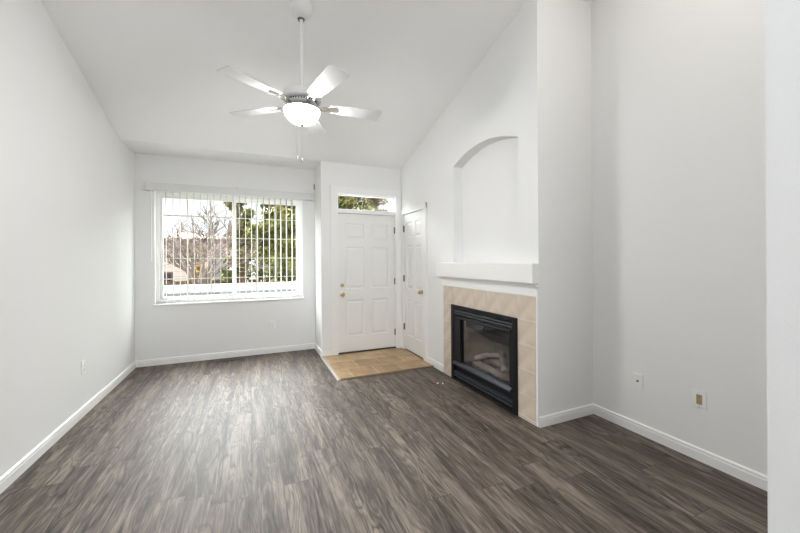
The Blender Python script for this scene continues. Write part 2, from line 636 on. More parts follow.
bm = B()
top = lambda y: zc(y) + 0.03
hexwall(bm, YC, NY0, (0, 0), (top(YC), top(NY0)))
hexwall(bm, NY0, FY0, (0, 0), (NZ0, NZ0))
hexwall(bm, FY0, FY1, (FZ, FZ), (NZ0, NZ0))
hexwall(bm, FY1, NY1, (0, 0), (NZ0, NZ0))
hexwall(bm, NY1, CY0, (0, 0), (top(NY1), top(CY0)))
hexwall(bm, CY0, CY1, (CZ, CZ), (top(CY0), top(CY1)))
hexwall(bm, CY1, YD, (0, 0), (top(CY1), top(YD - 1e-4)))
NS = 28
hw, rise = (NY1 - NY0) / 2, NZA - NZS
RA = (hw * hw + rise * rise) / (2 * rise)
ym = (NY0 + NY1) / 2
arch = lambda y: NZA - RA + math.sqrt(RA * RA - (y - ym) ** 2)
for i in range(NS):
    ya, yb = NY0 + (NY1 - NY0) * i / NS, NY0 + (NY1 - NY0) * (i + 1) / NS
    hexwall(bm, ya, yb, (arch(ya), arch(yb)), (top(ya), top(yb)))
box(bm, XR + ND, XR + ND + .02, NY0 - .05, NY1 + .05, NZ0 - .05, NZA + .05)      # niche back
struct('wall_fireplace', bm, M_wall)

bm = B()
box(bm, XR + ND, XW, YC, YC + .12, 0, zc(YC) + .06)
box(bm, XR + ND - .001, XR + ND, YC, YC + .12, 0, zc(YC) + .02)
struct('wall_chimney', bm, M_wall)

bm = B()
prism(bm, [(YC + .12, 0), (YC + .12, zc(YC + .12) + .08), (-1.0, ZT + .08), (YB - T, ZT + .08), (YB - T, 0)], 'x', XW, XW + T)
struct('wall_right', bm, M_wall)

bm = B()
prism(bm, [(YN, 0), (YN, zc(YN) + .02), (-1.0, ZT + .02), (-1.6, ZT + .02), (-1.6, 0)], 'x', XN, XW)
struct('wall_near', bm, M_near)

bm = B()                                                    # rear wall with two openings, out of view
RX0, RX1 = -1.36, 0.96
box(bm, XL, RX0, YB - T, YB, 0, ZT)
box(bm, RX1, XW, YB - T, YB, 0, ZT)
box(bm, RX0, RX1, YB - T, YB, 2.72, 3.08)
box(bm, RX0, RX1, YB - T, YB, 4.12, ZT)
box(bm, RX0, RX1, YB - T, YB, 0, 0.28)
struct('wall_rear', bm, M_wall)


# ------------------------------------------------------------------ baseboards
BH, BT = 0.088, 0.014
BPROF = [(0, 0), (BT, 0), (BT, .060), (BT * .75, .066), (BT * .75, .070), (BT * .95, .074), (BT * .85, .082), (BT * .3, BH), (0, BH)]


def baseboard(name, p0, p1, nx, ny, m0=0, m1=0):
    """from p0 to p1 along the wall, (nx,ny) points into the room; m0,m1: mitre lengths per unit depth"""
    bm = B()
    p0, p1 = Vector(p0), Vector(p1)
    d = (p1 - p0).normalized()
    A, Bv = [], []
    for t_, z in BPROF:
        a = p0 + d * (m0 * t_) + Vector((nx, ny)) * t_
        b = p1 + d * (m1 * t_) + Vector((nx, ny)) * t_
        A.append(bm.verts.new((a.x, a.y, z)))
        Bv.append(bm.verts.new((b.x, b.y, z)))
    n = len(A)
    bm.faces.new(A)
    bm.faces.new(Bv[::-1])
    for i in range(n):
        bm.faces.new([A[i], Bv[i], Bv[(i + 1) % n], A[(i + 1) % n]])
    return struct(name, bm, M_trim)


baseboard('baseboard_left', (XL, YB), (XL, YW), 1, 0, 0, -1)
baseboard('baseboard_far', (XL, YW), (XA, YW), 0, -1, 1, -1)
baseboard('baseboard_alcove', (XA, YW), (XA, YD), -1, 0, 1, 1)
baseboard('baseboard_entry', (XA, YD), (1.07, YD), 0, -1, -1, 0)
baseboard('baseboard_closet', (XR, 4.150), (XR, 3.712), -1, 0, 0, 0)
baseboard('baseboard_chimney', (XR, YC), (XW, YC), 0, -1, -1, -1)
baseboard('baseboard_right', (XW, YC), (XW, YN), -1, 0, 1, 0)
baseboard('baseboard_near', (XN, YN), (XN, -1.6), -1, 0, -1, 0)

# ------------------------------------------------------------------ entry tile floor and its edge strips
EZ = 0.012
bm = B()
box(bm, 0.955, XR, 3.985, YD + .03, 0, EZ)
struct('floor_entry', bm, M_entry, origin=(0.955, 3.985, 0))
bm = B()
prism(bm, [(0.917, 0), (0.922, .010), (0.935, EZ + .005), (0.955, EZ + .004), (0.958, EZ), (0.958, 0)], 'y', 3.955, YD - BT - .001)
struct('trim_1', bm, M_strip)
bm = B()
prism(bm, [(3.955, 0), (3.957, .008), (3.968, EZ + .004), (3.985, EZ + .003), (3.988, EZ), (3.988, 0)], 'x', 0.958, XR - BT)
struct('trim_2', bm, M_stripd)


# ------------------------------------------------------------------ panelled doors
def panel_face(bm, fn, us, vs, cells):
    """front skin of a panelled door. us, vs grid lines; cells: set of (i,j) holding a panel. fn(u,v,d): d into the door"""
    def quad(r0, r1):
        # ring between rect r0 and r1: each ((u0,v0,u1,v1),depth)
        def c(r):
            (u0, v0, u1, v1), d = r
            return [fn(u0, v0, d), fn(u1, v0, d), fn(u1, v1, d), fn(u0, v1, d)]
        a, b = c(r0), c(r1)
        for i in range(4):
            j = (i + 1) % 4
            bm.faces.new([bm.verts.new(p) for p in (a[i], a[j], b[j], b[i])])
    for i in range(len(us) - 1):
        for j in range(len(vs) - 1):
            r = (us[i], vs[j], us[i + 1], vs[j + 1])
            if (i, j) not in cells:
                bm.faces.new([bm.verts.new(fn(*p, 0)) for p in ((r[0], r[1]), (r[2], r[1]), (r[2], r[3]), (r[0], r[3]))])
                continue
            ins = lambda k: (r[0] + k, r[1] + k, r[2] - k, r[3] - k)
            seq = [(r, 0), (ins(.010), .011), (ins(.020), .012), (ins(.046), .003)]
            for s0, s1 in zip(seq, seq[1:]):
                quad(s0, s1)
            q = seq[-1][0]
            bm.faces.new([bm.verts.new(fn(*p, .003)) for p in ((q[0], q[1]), (q[2], q[1]), (q[2], q[3]), (q[0], q[3]))])
    bmesh.ops.remove_doubles(bm, verts=bm.verts[:], dist=1e-5)


def knob(name, parent, loc, direction, r=0.028, mat=M_brass, label=None):
    """round door knob: rose, neck and ball, axis along direction"""
    bm = B()
    prof = [(0, 0), (r * 1.12, 0), (r * 1.12, .006), (r * .9, .010), (r * .42, .014), (r * .40, .030), (r * .72, .036),
            (r * .98, .046), (r, .054), (r * .9, .062), (r * .55, .068), (0, .070)]
    q = Vector((0, 0, 1)).rotation_difference(Vector(direction)).to_matrix().to_4x4()
    lathe(bm, prof, (0, 0, 0), 24, q)
    o = obj(name, bm, mat, parent, smooth=True)
    o.location = Vector(loc) - parent.location
    if label:
        o['label'] = label
    return o


def disc_lock(name, parent, loc, direction, r=0.027):
    bm = B()
    q = Vector((0, 0, 1)).rotation_difference(Vector(direction)).to_matrix().to_4x4()
    lathe(bm, [(0, 0), (r, 0), (r, .008), (r * .8, .014), (0, .015)], (0, 0, 0), 24, q)
    t = bmesh.new()
    box(t, -.006, .006, -.017, .017, .014, .030)
    merge(bm, t, q)
    o = obj(name, bm, M_brass, parent, smooth=True)
    o.location = Vector(loc) - parent.location
    o['label'] = 'brass deadbolt thumb turn'
    return o


# front door
FX0, FX1, FZ0, FZ1 = 1.185, 2.099, 0.030, 2.098
fy = YD + 0.022
bm = B()
st, ce = 0.115, 0.105
pw = (FX1 - FX0 - 2 * st - ce) / 2
us = [FX0, FX0 + st, FX0 + st + pw, FX0 + st + pw + ce, FX1 - st, FX1]
vs = [FZ0, .26, .80, .97, 1.60, 1.72, 1.955, FZ1]
panel_face(bm, lambda u, v, d: (u, fy + d, v), us, vs, {(1, 1), (3, 1), (1, 3), (3, 3), (1, 5), (3, 5)})
box(bm, FX0, FX1, fy + .013, fy + .045, FZ0, FZ1)
door1 = struct('door_1', bm, M_door)
door1['label'] = 'white six panel front door under the transom window'
knob('knob', door1, (1.250, fy, .893), (0, -1, 0), label='brass door knob')
disc_lock('deadbolt', door1, (1.250, fy, 1.028), (0, -1, 0))
for z in (1.868, 1.065, .262):
    bm = B()
    lathe(bm, [(0, -.055), (.005, -.055), (.0085, -.05), (.0085, .05), (.005, .055), (0, .055)], (FX1 + .006, fy - .010, z), 12)
    box(bm, FX1 - .014, FX1 + .012, fy - .005, fy, z - .048, z + .048)
    h = obj('hinge', bm, M_hinge, door1)
    h['label'] = 'dark metal hinge'
bm = B()
bevbox(bm, FX0 - .012, FX1 + .012, YD - .004, YD + .12, 0.012, 0.028, .002)
obj('threshold', bm, M_thresh, door1)

# front door frame and transom (one casing round both)
bm = B()
CT = 0.018
box(bm, 1.072, DX0 + .006, YD - CT, YD, 0, 2.49)
box(bm, DX1 - .006, 2.192, YD - CT, YD, 0, 2.49)
box(bm, 1.072, 2.192, YD - CT - .002, YD, 2.395, 2.492)
for xx in (1.072, 2.172):
    box(bm, xx, xx + .02, YD - CT - .006, YD - CT, 0, 2.49)
box(bm, DX0, FX0 - .001, YD, YD + T, 0, DZ1)              # jambs
box(bm, FX1 + .001, DX1, YD, YD + T, 0, DZ1)
box(bm, DX0, DX1, YD, YD + T, 2.388, DZ1)
box(bm, FX0 - .001, FX1 + .001, YD - .006, YD + T, FZ1 + .004, 2.150)     # transom bar
struct('trim_3', bm, M_trim)
bm = B()
tx0, tx1, tz0, tz1 = FX0, FX1, 2.150, 2.388
ty = YD + .03
for a in ((tx0, tx1, ty, ty + .04, tz0, tz0 + .018), (tx0, tx1, ty, ty + .04, tz1 - .018, tz1),
          (tx0, tx0 + .014, ty, ty + .04, tz0 + .018, tz1 - .018), (tx1 - .014, tx1, ty, ty + .04, tz0 + .018, tz1 - .018)):
    bevbox(bm, *a, r=.003)
win2 = struct('window_2', bm, M_vinyl)
bm = B()
box(bm, tx0 + .012, tx1 - .012, ty + .018, ty + .022, tz0 + .016, tz1 - .016)
obj('pane', bm, M_glass, win2)

# closet door
bm = B()
K0, K1, KZ0, KZ1 = CY0 + .012, CY1 - .012, 0.022, CZ - .010
cx = XR + .012
st, ce = 0.10, 0.085
pw = (K1 - K0 - 2 * st - ce) / 2
us = [K0, K0 + st, K0 + st + pw, K0 + st + pw + ce, K1 - st, K1]
vs = [KZ0, .24, .79, .96, 1.62, 1.74, 1.975, KZ1]
panel_face(bm, lambda u, v, d: (cx + d, u, v), us, vs, {(1, 1), (3, 1), (1, 3), (3, 3), (1, 5), (3, 5)})
box(bm, cx + .013, cx + .035, K0, K1, KZ0, KZ1)
door2 = struct('door_2', bm, M_door)
door2['label'] = 'narrow white panelled closet door on the right of the entry'
knob('knob', door2, (cx, K0 + .065, .947), (-1, 0, 0), label='brass closet door knob')
for z in (1.886, 1.112, .359):
    bm = B()
    lathe(bm, [(0, -.052), (.005, -.052), (.008, -.047), (.008, .047), (.005, .052), (0, .052)], (cx - .009, K1 + .004, z), 12)
    box(bm, cx - .006, cx, K1 - .016, K1 + .010, z - .046, z + .046)
    h = obj('hinge', bm, M_hinge, door2)
    h['label'] = 'dark metal hinge'
bm = B()
for (y0, y1, z0, z1) in ((4.152, CY0 + .006, 0, 2.178), (CY1 - .006, YD - .022, 0, 2.178)):
    box(bm, XR - .014, XR, y0, y1, z0, z1)
box(bm, XR - .015, XR, 4.152, YD - .022, CZ - .006, 2.180)
box(bm, XR - .020, XR - .014, 4.152, 4.172, 0, 2.180)
box(bm, XR - .021, XR - .015, 4.152, YD - .022, 2.160, 2.181)
box(bm, XR, XR + ND, CY0, K0 - .002, 0, CZ)
box(bm, XR, XR + ND, K1 + .002, CY1, 0, CZ)
box(bm, XR, XR + ND, K0, K1, KZ1 + .003, CZ)
box(bm, XR + .06, XR + ND, K0, K1, 0, KZ1)               # dark closet interior is closed off by the stop
struct('trim_4', bm, M_trim)

# ------------------------------------------------------------------ window
bm = B()
fy0, fy1 = YW + .055, YW + .125
fr = 0.045
for a in ((WX0, WX1, fy0, fy1, WZ0, WZ0 + fr), (WX0, WX1, fy0, fy1, WZ1 - fr, WZ1),
          (WX0, WX0 + fr, fy0, fy1, WZ0 + fr, WZ1 - fr), (WX1 - fr, WX1, fy0, fy1, WZ0 + fr, WZ1 - fr)):
    bevbox(bm, *a, r=.004)
win1 = struct('window_1', bm, M_vinyl)
MX = -0.222
for (a0, a1, yo) in ((WX0 + fr, MX + .028, .012), (MX - .028, WX1 - fr, .040)):
    bm = B()
    s = 0.040
    y0, y1 = fy0 + yo, fy0 + yo + .026
    z0, z1 = WZ0 + fr, WZ1 - fr
    for q in ((a0, a1, y0, y1, z0, z0 + s), (a0, a1, y0, y1, z1 - s, z1), (a0, a0 + s, y0, y1, z0 + s, z1 - s), (a1 - s, a1, y0, y1, z0 + s, z1 - s)):
        bevbox(bm, *q, r=.003)
    sash = obj('sash', bm, M_vinyl, win1)
    bm = B()
    box(bm, a0 + s - .004, a1 - s + .004, y0 + .008, y0 + .011, z0 + s - .004, z1 - s + .004)
    obj('pane', bm, M_glass, sash)
    bm = B()
    for mz in (2.036, 1.736, 1.440, 1.152):
        box(bm, a0 + s, a1 - s, y0 + .014, y0 + .022, mz - .007, mz + .007)
    for k in (1, 2):
        mx_ = a0 + s + (a1 - a0 - 2 * s) * k / 3
        box(bm, mx_ - .007, mx_ + .007, y0 + .0135, y0 + .0225, z0 + s, z1 - s)
    obj('muntins', bm, M_muntin, sash)
bm = B()
bevbox(bm, WX0 - .012, WX1 + .012, YW - .022, fy0 - .001, WZ0 - .024, WZ0, .004)
obj('window_sill', bm, M_trim, win1)
bm = B()                                                   # white reveal lining
for a in ((WX0, WX0 + .004, YW + .001, fy0, WZ0, WZ1), (WX1 - .004, WX1, YW + .001, fy0, WZ0, WZ1), (WX0 + .004, WX1 - .004, YW + .001, fy0, WZ1 - .004, WZ1)):
    box(bm, *a)
obj('window_reveal', bm, M_trim, win1)

# vertical blind
bl = thing('vertical_blind', 'white vertical blind with open vanes and headrail above the big window', 'blind', (-0.17, YW, 2.39))


def lp(o, bl=bl):
    o.location = o.location - bl.location
    return o


bm = B()
bevbox(bm, -1.26, 0.905, YW - .105, YW - .001, 2.346, 2.446, .004)
lp(obj('headrail', bm, M_rail, bl))
for xx in (-1.262, 0.862):
    bm = B()
    bevbox(bm, xx, xx + .10 if xx < 0 else xx + .046, YW - .109, YW - .001, 2.341, 2.451, .004)
    lp(obj('end_cap', bm, M_rail, bl))
bm = B()
bevbox(bm, -.19, -.15, YW - .108, YW - .09, 2.438, 2.456, .003)
lp(obj('clip', bm, M_rail, bl))
bm = B()
a = math.radians(5)
nseg = 6
lo_, hi_ = [], []
for k in range(nseg + 1):
    t_ = k / nseg - .5
    bx_ = .004 * (1 - 4 * t_ * t_)
    lx, ly = bx_, t_ * .086
    px, py = lx * math.cos(a) - ly * math.sin(a), lx * math.sin(a) + ly * math.cos(a)
    for off, arr in ((0, lo_), (.0012, hi_)):
        arr.append([bm.verts.new((px + off, py, z)) for z in (0.852, 2.34)])
for k in range(nseg):
    bm.faces.new([lo_[k][0], lo_[k][1], lo_[k + 1][1], lo_[k + 1][0]])
    bm.faces.new([hi_[k][0], hi_[k + 1][0], hi_[k + 1][1], hi_[k][1]])
    for j in (0, 1):
        bm.faces.new([lo_[k][j], lo_[k + 1][j], hi_[k + 1][j], hi_[k][j]])
for k in (0, nseg):
    bm.faces.new([lo_[k][0], hi_[k][0], hi_[k][1], lo_[k][1]])
vane = obj('vane', bm, M_vane, bl)
vx = [-1.045 + .0815 * k for k in range(21)]
for i, x in enumerate(vx):
    v = vane if i == 0 else vane.copy()
    if i:
        COL.objects.link(v)
        v.parent = bl
    v.location = Vector((x, YW - .058, 0)) - bl.location
bm = B()
tube(bm, [(-1.205, YW - .075, 2.35), (-1.205, YW - .075, 1.40)], .005, 8)
lp(obj('wand', bm, M_vinyl, bl))

# ------------------------------------------------------------------ fireplace: tile surround, mantel, insert
SY0, SY1, SZ = 2.197, 3.703, 1.084
sur = thing('tile_surround', 'beige square tile surround framing the black fireplace', 'tile surround', (XR, (SY0 + SY1) / 2, 0))
IY0, IY1, IZ = 2.412, 3.507, 0.874
bm = B()
gd = .0132
for q in ((SY0, IY0, 0, SZ), (IY1, SY1, 0, SZ), (IY0, IY1, IZ, SZ)):
    box(bm, XR - gd, XR - .0005, q[0], q[1], q[2], q[3])
o = obj('grout_bed', bm, M_grout, sur)
o.location = -Vector(sur.location)
tw = (SY1 - SY0) / 7
cells = [(SY0 + k * tw, SY0 + (k + 1) * tw, IZ, SZ) for k in range(7)]
rows_ = [0, .030, .220, .438, .656, IZ]
for (ya, yb) in ((SY0, IY0), (IY1, SY1)):
    for za, zb in zip(rows_, rows_[1:]):
        cells.append((ya, yb, za, zb))
for (ya, yb, za, zb) in cells:
    bm = B()
    g = .0036
    bevbox(bm, XR - .016, XR - gd + .0005, ya + g, yb - g, za + g, zb - g, .002, 2)
    t_ = obj('tile', bm, M_stone, sur, origin=(XR - .012, (ya + yb) / 2, (za + zb) / 2))
    t_.location = t_.location - sur.location

man = thing('mantel_shelf', 'white boxed mantel shelf above the beige tile surround', 'mantel', (XR, 3.0, 1.2))


def mpart(name, *boxes, mat=M_trim):
    bm = B()
    for b_ in boxes:
        bevbox(bm, *b_, r=.003)
    o = obj(name, bm, mat, man)
    o.location = -Vector(man.location)
    return o


mpart('shelf', (XR - .066, XR, YC + .0005, 3.79, 1.198, 1.3645))
mpart('molding', (XR - .032, XR, YC + .0005, 3.755, 1.166, 1.197), (XR - .050, XR, YC + .0005, 3.77, 1.186, 1.1975))
mpart('frieze', (XR - .014, XR, YC + .0005, 3.735, SZ + .001, 1.165), (XR - .014, XR, YC + .0005, SY0 - .001, 0.001, SZ + .001))

# black gas fireplace insert
ins = thing('fireplace_insert', 'black metal gas fireplace insert with glass front and ceramic logs', 'fireplace', (XR, (IY0 + IY1) / 2, 0))


def fpart(name, bm, mat, par=ins, smooth=False):
    o = obj(name, bm, mat, par, smooth=smooth)
    if par is ins:
        o.location = -Vector(ins.location)
    return o


xf = XR - .030                       # front of the metal face
bm = B()
w_ = .058
bevbox(bm, xf, XR + .02, IY0, IY0 + w_, 0.002, IZ, .004)
bevbox(bm, xf, XR + .02, IY1 - w_, IY1, 0.002, IZ, .004)
bevbox(bm, xf, XR + .02, IY0 + w_, IY1 - w_, IZ - .045, IZ, .004)
bevbox(bm, xf, XR + .02, IY0 + w_, IY1 - w_, 0.002, .025, .003)
fpart('outer_frame', bm, M_black)
ly0, ly1 = IY0 + w_, IY1 - w_
for z, h_ in ((.800, .018), (.772, .018), (.088, .018), (.052, .018)):
    bm = B()
    prism(bm, [(xf + .004, z), (xf + .001, z + h_ * .4), (xf + .004, z + h_), (xf + .03, z + h_ + .006), (xf + .03, z + .004)], 'y', ly0, ly1)
    fpart('louver', bm, M_black2)
bm = B()                               # recess backs behind the louvers
box(bm, xf + .032, XR + .02, ly0, ly1, .745, IZ - .045)
fpart('louver_backing', bm, M_black)
bm = B()
box(bm, xf + .032, XR + .02, ly0, ly1, .025, .20)
fpart('louver_backing', bm, M_black)
GY0, GY1, GZ0, GZ1 = 2.512, 3.318, .232, .722
bm = B()                               # glass door frame
bevbox(bm, xf + .006, XR + .03, ly0, GY0, .20, .765, .004)
bevbox(bm, xf + .006, XR + .03, GY1, ly1, .20, .765, .004)
bevbox(bm, xf + .006, XR + .03, GY0, GY1, GZ1, .765, .004)
fpart('glass_frame', bm, M_black)
bm = B()                               # hood strip over the glass and sloped ledge under it
prism(bm, [(xf - .012, .738), (xf - .008, .750), (xf + .02, .762), (xf + .02, .735)], 'y', ly0 + .01, ly1 - .01)
fpart('canopy_strip', bm, M_black)
bm = B()
prism(bm, [(xf - .020, .192), (xf - .020, .203), (xf + .004, GZ0 - .005), (XR + .03, GZ0), (XR + .03, .192)], 'y', ly0 + .004, ly1 - .004)
fpart('lower_ledge', bm, M_black2)
bm = B()
box(bm, XR - .006, XR - .003, GY0 - .005, GY1 + .005, GZ0 - .004, GZ1 + .004)
fpart('glass_pane', bm, M_fglass)
bm = B()                               # firebox shell: tapered sides, back, base
x0, x1 = XR + .031, XR + .42
za, zb = .19, .80
o0, o1 = FY0 + .01, FY1 - .01
i0, i1 = FY0 + .19, FY1 - .19
th = .012


def slab(pts, off):
    a_ = [Vector(p) for p in pts]
    hexa(bm, [tuple(p) for p in a_[:4]] + [tuple(p + Vector(off)) for p in a_[:4]])


slab([(x0, o0, za), (x1, i0, za), (x1, i0, zb), (x0, o0, zb)], (0, -th, 0))
slab([(x0, o1, za), (x1, i1, za), (x1, i1, zb), (x0, o1, zb)], (0, th, 0))
slab([(x1, i0, za), (x1, i1, za), (x1, i1, zb), (x1, i0, zb)], (th, 0, 0))
fpart('firebox', bm, M_brickpanel)
bm = B()
prism(bm, [(x0 + .03, .80), (x0 + .03, .635), (x0 + .10, .60), (x1 - .02, .44), (x1 - .02, .80)], 'y', i0 - .04, i1 + .04)
fpart('smoke_hood', bm, M_hood)
bm = B()
box(bm, x0, x1, o0, o1, za - .03, za)
fpart('firebox_floor', bm, M_hood)
bm = B()
for k in range(140):
    s_ = random.uniform(.008, .02)
    lathe(bm, [(0, -s_), (s_ * .8, -s_ * .5), (s_, 0), (s_ * .7, s_ * .6), (0, s_ * .8)],
          (random.uniform(x0 + .01, x0 + .16), random.uniform(o0 + .1, o1 - .1), za + .01 + random.random() * .02), 6)
e_ = fpart('embers', bm, M_ember)
e_['kind'] = 'stuff'


def log(pts, r):
    bm = B()
    pts = [Vector(p) for p in pts]
    fine = []
    for i in range(len(pts) - 1):
        for k in range(5):
            fine.append(pts[i].lerp(pts[i + 1], k / 5))
    fine.append(pts[-1])
    rr = [r * (1 + random.uniform(-.14, .14)) * (0.75 if i in (0, len(fine) - 1) else 1) for i in range(len(fine))]
    tube(bm, fine, rr, 10)
    for v in bm.verts:
        v.co += Vector((random.uniform(-1, 1), random.uniform(-1, 1), random.uniform(-1, 1))) * r * .08
    return fpart('log', bm, M_log, smooth=True)


log([(x0 + .20, o0 + .20, .265), (x0 + .21, ym, .275), (x0 + .20, o1 - .20, .265)], .052)
log([(x0 + .09, o0 + .16, .235), (x0 + .08, ym - .05, .24), (x0 + .10, o1 - .22, .235)], .040)
log([(x0 + .07, 2.72, .285), (x0 + .15, 2.85, .345), (x0 + .24, 2.95, .40)], .034)
log([(x0 + .08, 3.22, .29), (x0 + .14, 3.10, .345), (x0 + .22, 2.98, .36)], .032)

# ------------------------------------------------------------------ ceiling fan
FCX, FCY, FBZ = 0.390, 2.890, 2.665
fan = thing('ceiling_fan', 'white five blade ceiling fan with lit frosted bowl on a long downrod', 'ceiling fan', (FCX, FCY, FBZ))


def fanp(name, bm, mat, par=fan, smooth=True):
    return obj(name, bm, mat, par, smooth=smooth)


zt = zc(FCY) - FBZ
bm = B()
nrm = Vector((0, -SL, -1)).normalized()          # ceiling slope normal, pointing into the room
slope = Matrix.Rotation(math.atan(SL) * -1, 4, 'X')
lathe(bm, [(0, .02), (.088, .004), (.088, -.012), (.082, -.035), (.062, -.062), (.034, -.078), (.024, -.080), (0, -.080)], (0, 0, zt - .004), 36, slope)
fanp('canopy', bm, M_fan)
bm = B()
lathe(bm, [(0, .02), (.024, .012), (.030, -.006), (.022, -.020), (0, -.022)], (0, .018, zt - .080), 24)
o = fanp('hanger_ball', bm, M_hinge)
o['label'] = 'dark hanger ball'
bm = B()
tube(bm, [(0, .010, zt - .07), (0, 0, .11)], .0145, 16)
fanp('downrod', bm, M_fan)
bm = B()
lathe(bm, [(0, .135), (.028, .135), (.030, .112), (.05, .104), (.120, .100), (.146, .090), (.150, .075), (.150, .040), (.143, .028), (.128, .022), (0, .022)], (0, 0, 0), 48)
fanp('motor_housing', bm, M_fan)
bm = B()
lathe(bm, [(0, .024), (.118, .024), (.122, .004), (.112, -.012), (.096, -.018), (0, -.018)], (0, 0, 0), 48)
vent = fanp('vent_band', bm, M_fan)
bm = B()
for k in range(36):
    t = bmesh.new()
    box(t, .1185, .1235, -.0045, .0045, .006, .020)
    merge(bm, t, Matrix.Rotation(2 * PI * k / 36, 4, 'Z'))
fanp('vent_slots', bm, M_slot, vent, False)
bm = B()
lathe(bm, [(0, -.018), (.085, -.018), (.108, -.024), (.135, -.034), (.150, -.040), (.153, -.047), (.149, -.052), (0, -.052)], (0, 0, 0), 48)
fanp('light_fitter', bm, M_chrome)
bm = B()
lathe(bm, [(0, -.050), (.140, -.050), (.148, -.056), (.146, -.072), (.134, -.096), (.112, -.120), (.082, -.140), (.045, -.152), (0, -.155)], (0, 0, 0), 48)
bmesh.ops.scale(bm, vec=(.93, .93, 1), verts=bm.verts[:])
bowl = fanp('light_bowl', bm, M_bowl)
bm = B()
lathe(bm, [(0, -.150), (.020, -.152), (.022, -.160), (.012, -.168), (.006, -.176), (0, -.178)], (0, 0, 0), 20)
fanp('finial', bm, M_brass, bowl)

ANG0 = -1.3205
PITCH = math.radians(-8)


def make_blade():
    bm = B()
    # planform: narrow at the root, widening to the tip, softly rounded corners
    out = [(.235, .056), (.30, .063), (.45, .072), (.60, .079), (.640, .081), (.652, .078), (.658, .070)]
    pts = [(r_, w_) for r_, w_ in out] + [(r_, -w_) for r_, w_ in reversed(out)]
    pts += [(.222, -.040), (.218, 0), (.222, .040)]
    th_ = .0055
    A = [bm.verts.new((px, py, -th_ / 2)) for px, py in pts]
    Bv = [bm.verts.new((px, py, th_ / 2)) for px, py in pts]
    bm.faces.new(A)
    bm.faces.new(Bv[::-1])
    for i in range(len(pts)):
        j = (i + 1) % len(pts)
        bm.faces.new([A[i], Bv[i], Bv[j], A[j]])
    bmesh.ops.transform(bm, matrix=Matrix.Rotation(PITCH, 4, 'X'), verts=bm.verts[:])
    return bm


def make_iron():
    """bracket: arm from hub, forked loop and shield plate under the blade root"""
    bm = B()
    tube(bm, [(.095, 0, -.006), (.125, .004, -.014), (.155, .020, -.016), (.185, .026, -.010), (.215, .014, -.006)], .007, 8)
    tube(bm, [(.095, 0, -.006), (.125, -.004, -.014), (.155, -.020, -.014), (.185, -.026, -.006), (.215, -.014, -.004)], .007, 8)
    t = bmesh.new()
    pts = []
    for k in range(20):
        th_ = 2 * PI * k / 20
        pts.append((.245 + .048 * math.cos(th_), .036 * math.sin(th_) * (1 + .25 * math.cos(th_))))
    prism(t, pts, 'z', -.0085, -.0035)
    merge(bm, t, Matrix.Rotation(PITCH, 4, 'X'))
    for px, py in ((.225, 0), (.262, .016), (.262, -.016)):
        t = bmesh.new()
        lathe(t, [(0, -.012), (.005, -.011), (.006, -.008), (0, -.008)], (px, py, 0), 10)
        merge(bm, t, Matrix.Rotation(PITCH, 4, 'X'))
    return bm


bld = fanp('blade', make_blade(), M_blade, smooth=False)
irn = fanp('blade_iron', make_iron(), M_chrome, bld)
for k in range(5):
    b_ = bld if k == 0 else bld.copy()
    if k:
        COL.objects.link(b_)
        b_.parent = fan
        i_ = irn.copy()
        COL.objects.link(i_)
        i_.parent = b_
    b_.rotation_euler = (0, 0, ANG0 + 2 * PI * k / 5)
for (px, py, zl) in ((-.021, -.108, -.475), (-.055, -.092, -.455)):
    bm = B()
    tube(bm, [(px, py, -.03), (px, py * 1.34, -.055), (px, py * 1.34, zl)], .0009, 6)
    ch = fanp('pull_chain', bm, M_chrome)
    bm = B()
    lathe(bm, [(0, 0), (.005, -.004), (.008, -.016), (.006, -.026), (0, -.03)], (px, py * 1.34, zl), 12)
    fanp('chain_pull', bm, M_chrome, ch)

# ------------------------------------------------------------------ outlets, plates, small things


def plate(name, label, cat, loc, rz, wd, ht):
    """wall plate facing local -Y"""
    t = thing(name, label, cat, loc, rz)
    bm = B()
    bevbox(bm, -wd / 2, wd / 2, -.006, 0, -ht / 2, ht / 2, .0025, 3)
    obj('cover_plate', bm, M_plate, t)
    return t


def duplex(t, mat):
    for s in (-1, 1):
        bm = B()
        lathe(bm, [(0, 0), (.0165, 0), (.0165, .0025), (.0155, .0032), (0, .0032)], (0, -.006, s * .020), 24, Matrix.Rotation(PI / 2, 4, 'X'))
        r_ = obj('receptacle', bm, mat, t)
        bm = B()
        for dx, hh in ((-.0062, .009), (.0062, .0075)):
            box(bm, dx - .0011, dx + .0011, -.0097, -.009, s * .020 + .002 - hh / 2, s * .020 + .002 + hh / 2)
        lathe(bm, [(0, 0), (.0024, 0), (.0024, .0007), (0, .0007)], (0, -.009, s * .020 - .008), 10, Matrix.Rotation(PI / 2, 4, 'X'))
        obj('slots', bm, M_slot, r_)
    bm = B()
    lathe(bm, [(0, 0), (.003, 0), (.002, .0012), (0, .0014)], (0, -.006, 0), 12, Matrix.Rotation(PI / 2, 4, 'X'))
    obj('screw', bm, M_chrome, t)


